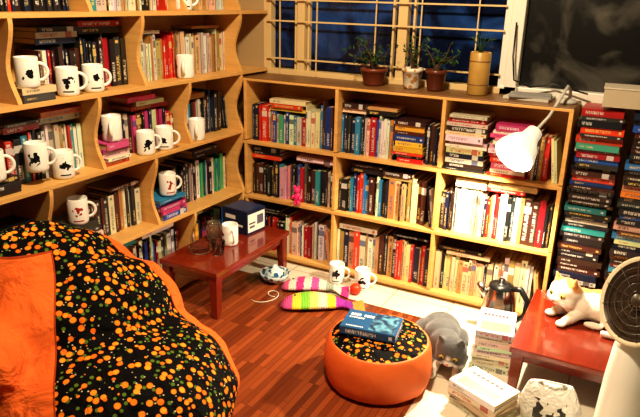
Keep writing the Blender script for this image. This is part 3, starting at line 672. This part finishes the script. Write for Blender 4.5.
# ================= PLANTS
M_leaf=plain('leaf_green',(.025,.07,.010),.5,var=.5,bscale=60);M_bark=plain('bark',(.08,.04,.02),.8);M_soil=plain('soil',(.03,.02,.012),.9)
def plant(name,x,y,pr,ph,potmat,nleaf,hgt,spread,lsz=.012):
    e=empty(name,(x,y,1.0235));a=MB()
    a.lathe([(.0001,0),(pr*.7,0),(pr*.78,.01),(pr*.98,ph*.8),(pr*1.06,ph*.82),(pr*1.06,ph),(pr*.95,ph),(pr*.93,ph*.86)],mi=0,n=28)
    a.lathe([(pr*.93,ph*.86),(.0001,ph*.9)],mi=1,n=28)
    a.obj('pot',[potmat,M_soil],True,parent=e)
    a=MB();tips=[]
    for k in range(8):
        an=random.uniform(0,6.28);sp_=spread*random.uniform(.4,1);zt=ph+hgt*random.uniform(.45,1)
        pts=[(0,0,ph*.8),(.25*sp_*math.cos(an),.25*sp_*math.sin(an),ph+hgt*.3),(.65*sp_*math.cos(an+.3),.35*sp_*math.sin(an+.3),(ph+zt)/2+.01),(sp_*math.cos(an),.35*sp_*math.sin(an),zt)]
        a.tube(pts,[.006,.004,.003,.0015],0,n=6);tips+=pts[1:]
    for k in range(nleaf):
        p=Vector(random.choice(tips))+Vector([random.gauss(0,.018),random.gauss(0,.009),random.gauss(0,.014)])
        d=Vector([random.gauss(0,1) for _ in range(3)]).normalized();n_=d.orthogonal().normalized();s=lsz*random.uniform(.7,1.3)
        if p.y+y>-.045: p.y=-.045-y
        o=len(a.v);a.v+=[tuple(p),tuple(p+d*s+n_*s*.4),tuple(p+d*2*s),tuple(p+d*s-n_*s*.4)];a.face([o,o+1,o+2,o+3],1)
    a.obj('foliage',[M_bark,M_leaf],parent=e,norm=False)
M_terra=plain('terracotta',(.18,.045,.02),.35,var=.3)
m,nt,b_=newmat('painted_pot');tc=N(nt,'ShaderNodeTexCoord');vv=N(nt,'ShaderNodeTexVoronoi',inp={'Scale':38});nt.links.new(tc.outputs['Object'],vv.inputs['Vector'])
k1=mth(nt,'LESS_THAN',vv.outputs['Distance'],.4);nt.links.new(mixc(nt,k1,(.7,.66,.55),(.5,.24,.08)),b_.inputs['Base Color']);b_.inputs['Roughness'].default_value=.3;M_ppot=m
plant('potted_bonsai',.95,-.115,.065,.085,M_terra,200,.13,.15)
plant('potted_plant',1.15,-.11,.05,.10,M_ppot,60,.14,.05)
plant('potted_plant.001',1.27,-.11,.05,.10,plain('brown_pot',(.12,.03,.015),.3),130,.12,.11)
a=MB();a.lathe([(.0001,0),(.045,0),(.048,.005),(.048,.19),(.044,.195),(.041,.19),(.041,.02),(.0001,.02)],n=32)
for z in (.045,.15): a.lathe([(.048,z),(.0495,z+.003),(.048,z+.006)],n=32,mi=1)
o=a.obj('bamboo_vase',[plain('tan_glaze',(.45,.27,.07),.35,var=.25,bscale=25),plain('vase_band',(.2,.1,.03),.4)],True,loc=(1.475,-.11,1.0235))
a=MB()
for k in range(9):
    an=k*.7;a.tube([(0,0,.10),(.01*math.cos(an),.01*math.sin(an),.21),(.045*math.cos(an),.03*math.sin(an),.25+.008*(k%4)),(.07*math.cos(an),.04*math.sin(an),.255)],[.002,.004,.006,.001],n=5,flat=.4)
a.obj('vase_leaves',[M_leaf],True,parent=o)
a=MB();a.box(2.17,-.14,1.075,.30,.17,.075,0,rz=.05);a.box(2.17,-.14,1.114,.306,.176,.006,1,rz=.05)
for r_ in range(3):
    for q in range(9-r_): a.box(2.055+q*.026,-.2285+q*.0013,1.092-.017*r_,.012,.002,.007,2,rz=.05)
a.obj('cardboard_box',[plain('card',(.45,.38,.27),.7),plain('card_top',(.55,.5,.4),.6),M_black],bevel=.002)
a=MB();a.box(1.71,-.09,1.0295,.20,.14,.012,0,rz=-.08);a.box(1.715,-.10,1.041,.18,.13,.01,1,rz=.1)
a.obj('paper_stack',[plain('paper_a',(.55,.52,.44),.6),plain('paper_b',(.30,.30,.29),.5)])
a=MB();a.tube([(1.60,-.02,1.35),(1.61,-.06,1.2),(1.63,-.08,1.1),(1.70,-.05,1.07),(1.80,-.04,1.09),(1.95,-.05,1.06)],.004,n=6);a.obj('power_cable',[M_black],True)
a=MB();a.ell((.60,-.262,.405),(.022,.016,.032));a.ell((.60,-.267,.450),(.018,.016,.018));a.tube([(.585,-.269,.42),(.572,-.277,.40)],.006,n=6);a.tube([(.615,-.269,.42),(.628,-.277,.40)],.006,n=6)
a.ell((.588,-.267,.465),(.007,.005,.012));a.ell((.612,-.267,.465),(.007,.005,.012));a.ell((.59,-.270,.378),(.008,.008,.014));a.ell((.61,-.270,.378),(.008,.008,.014))
a.obj('pink_doll',[plain('doll_pink',(.8,.03,.18),.5)],True)
# ================= LIGHTS
def area(name,loc,tgt,size,en,col):
    l=bpy.data.lights.new(name,'AREA');l.energy=en;l.color=col;l.size=size;l.shape='DISK'
    o=bpy.data.objects.new(name,l);COL.objects.link(o);o.location=loc;o.rotation_euler=(Vector(loc)-Vector(tgt)).to_track_quat('Z','Y').to_euler();return o
area('ceiling_light',(1.5,-1.75,2.45),(1.1,-.8,.2),.20,66,(1,.79,.52))
W=bpy.data.worlds.new('w');S.world=W;W.use_nodes=True;W.node_tree.nodes['Background'].inputs[0].default_value=(.9,.68,.44,1);W.node_tree.nodes['Background'].inputs[1].default_value=.03
S.view_settings.view_transform='Standard'
try: S.view_settings.look='Medium High Contrast'
except Exception: pass
# ================= CAMERA
cd=bpy.data.cameras.new('camera');co=bpy.data.objects.new('camera',cd);COL.objects.link(co)
yaw,pitch,roll=-.479,.328,.026
fw=Vector((math.cos(pitch)*math.sin(yaw),math.cos(pitch)*math.cos(yaw),-math.sin(pitch)));r=Vector((math.cos(yaw),-math.sin(yaw),0));u=r.cross(fw)
r2=r*math.cos(roll)+u*math.sin(roll);u2=-r*math.sin(roll)+u*math.cos(roll)
co.matrix_world=Matrix(((r2.x,u2.x,-fw.x,2.186),(r2.y,u2.y,-fw.y,-3.044),(r2.z,u2.z,-fw.z,1.436),(0,0,0,1)))
cd.sensor_width=36;cd.lens=36*620/640;cd.clip_start=.01
S.camera=co
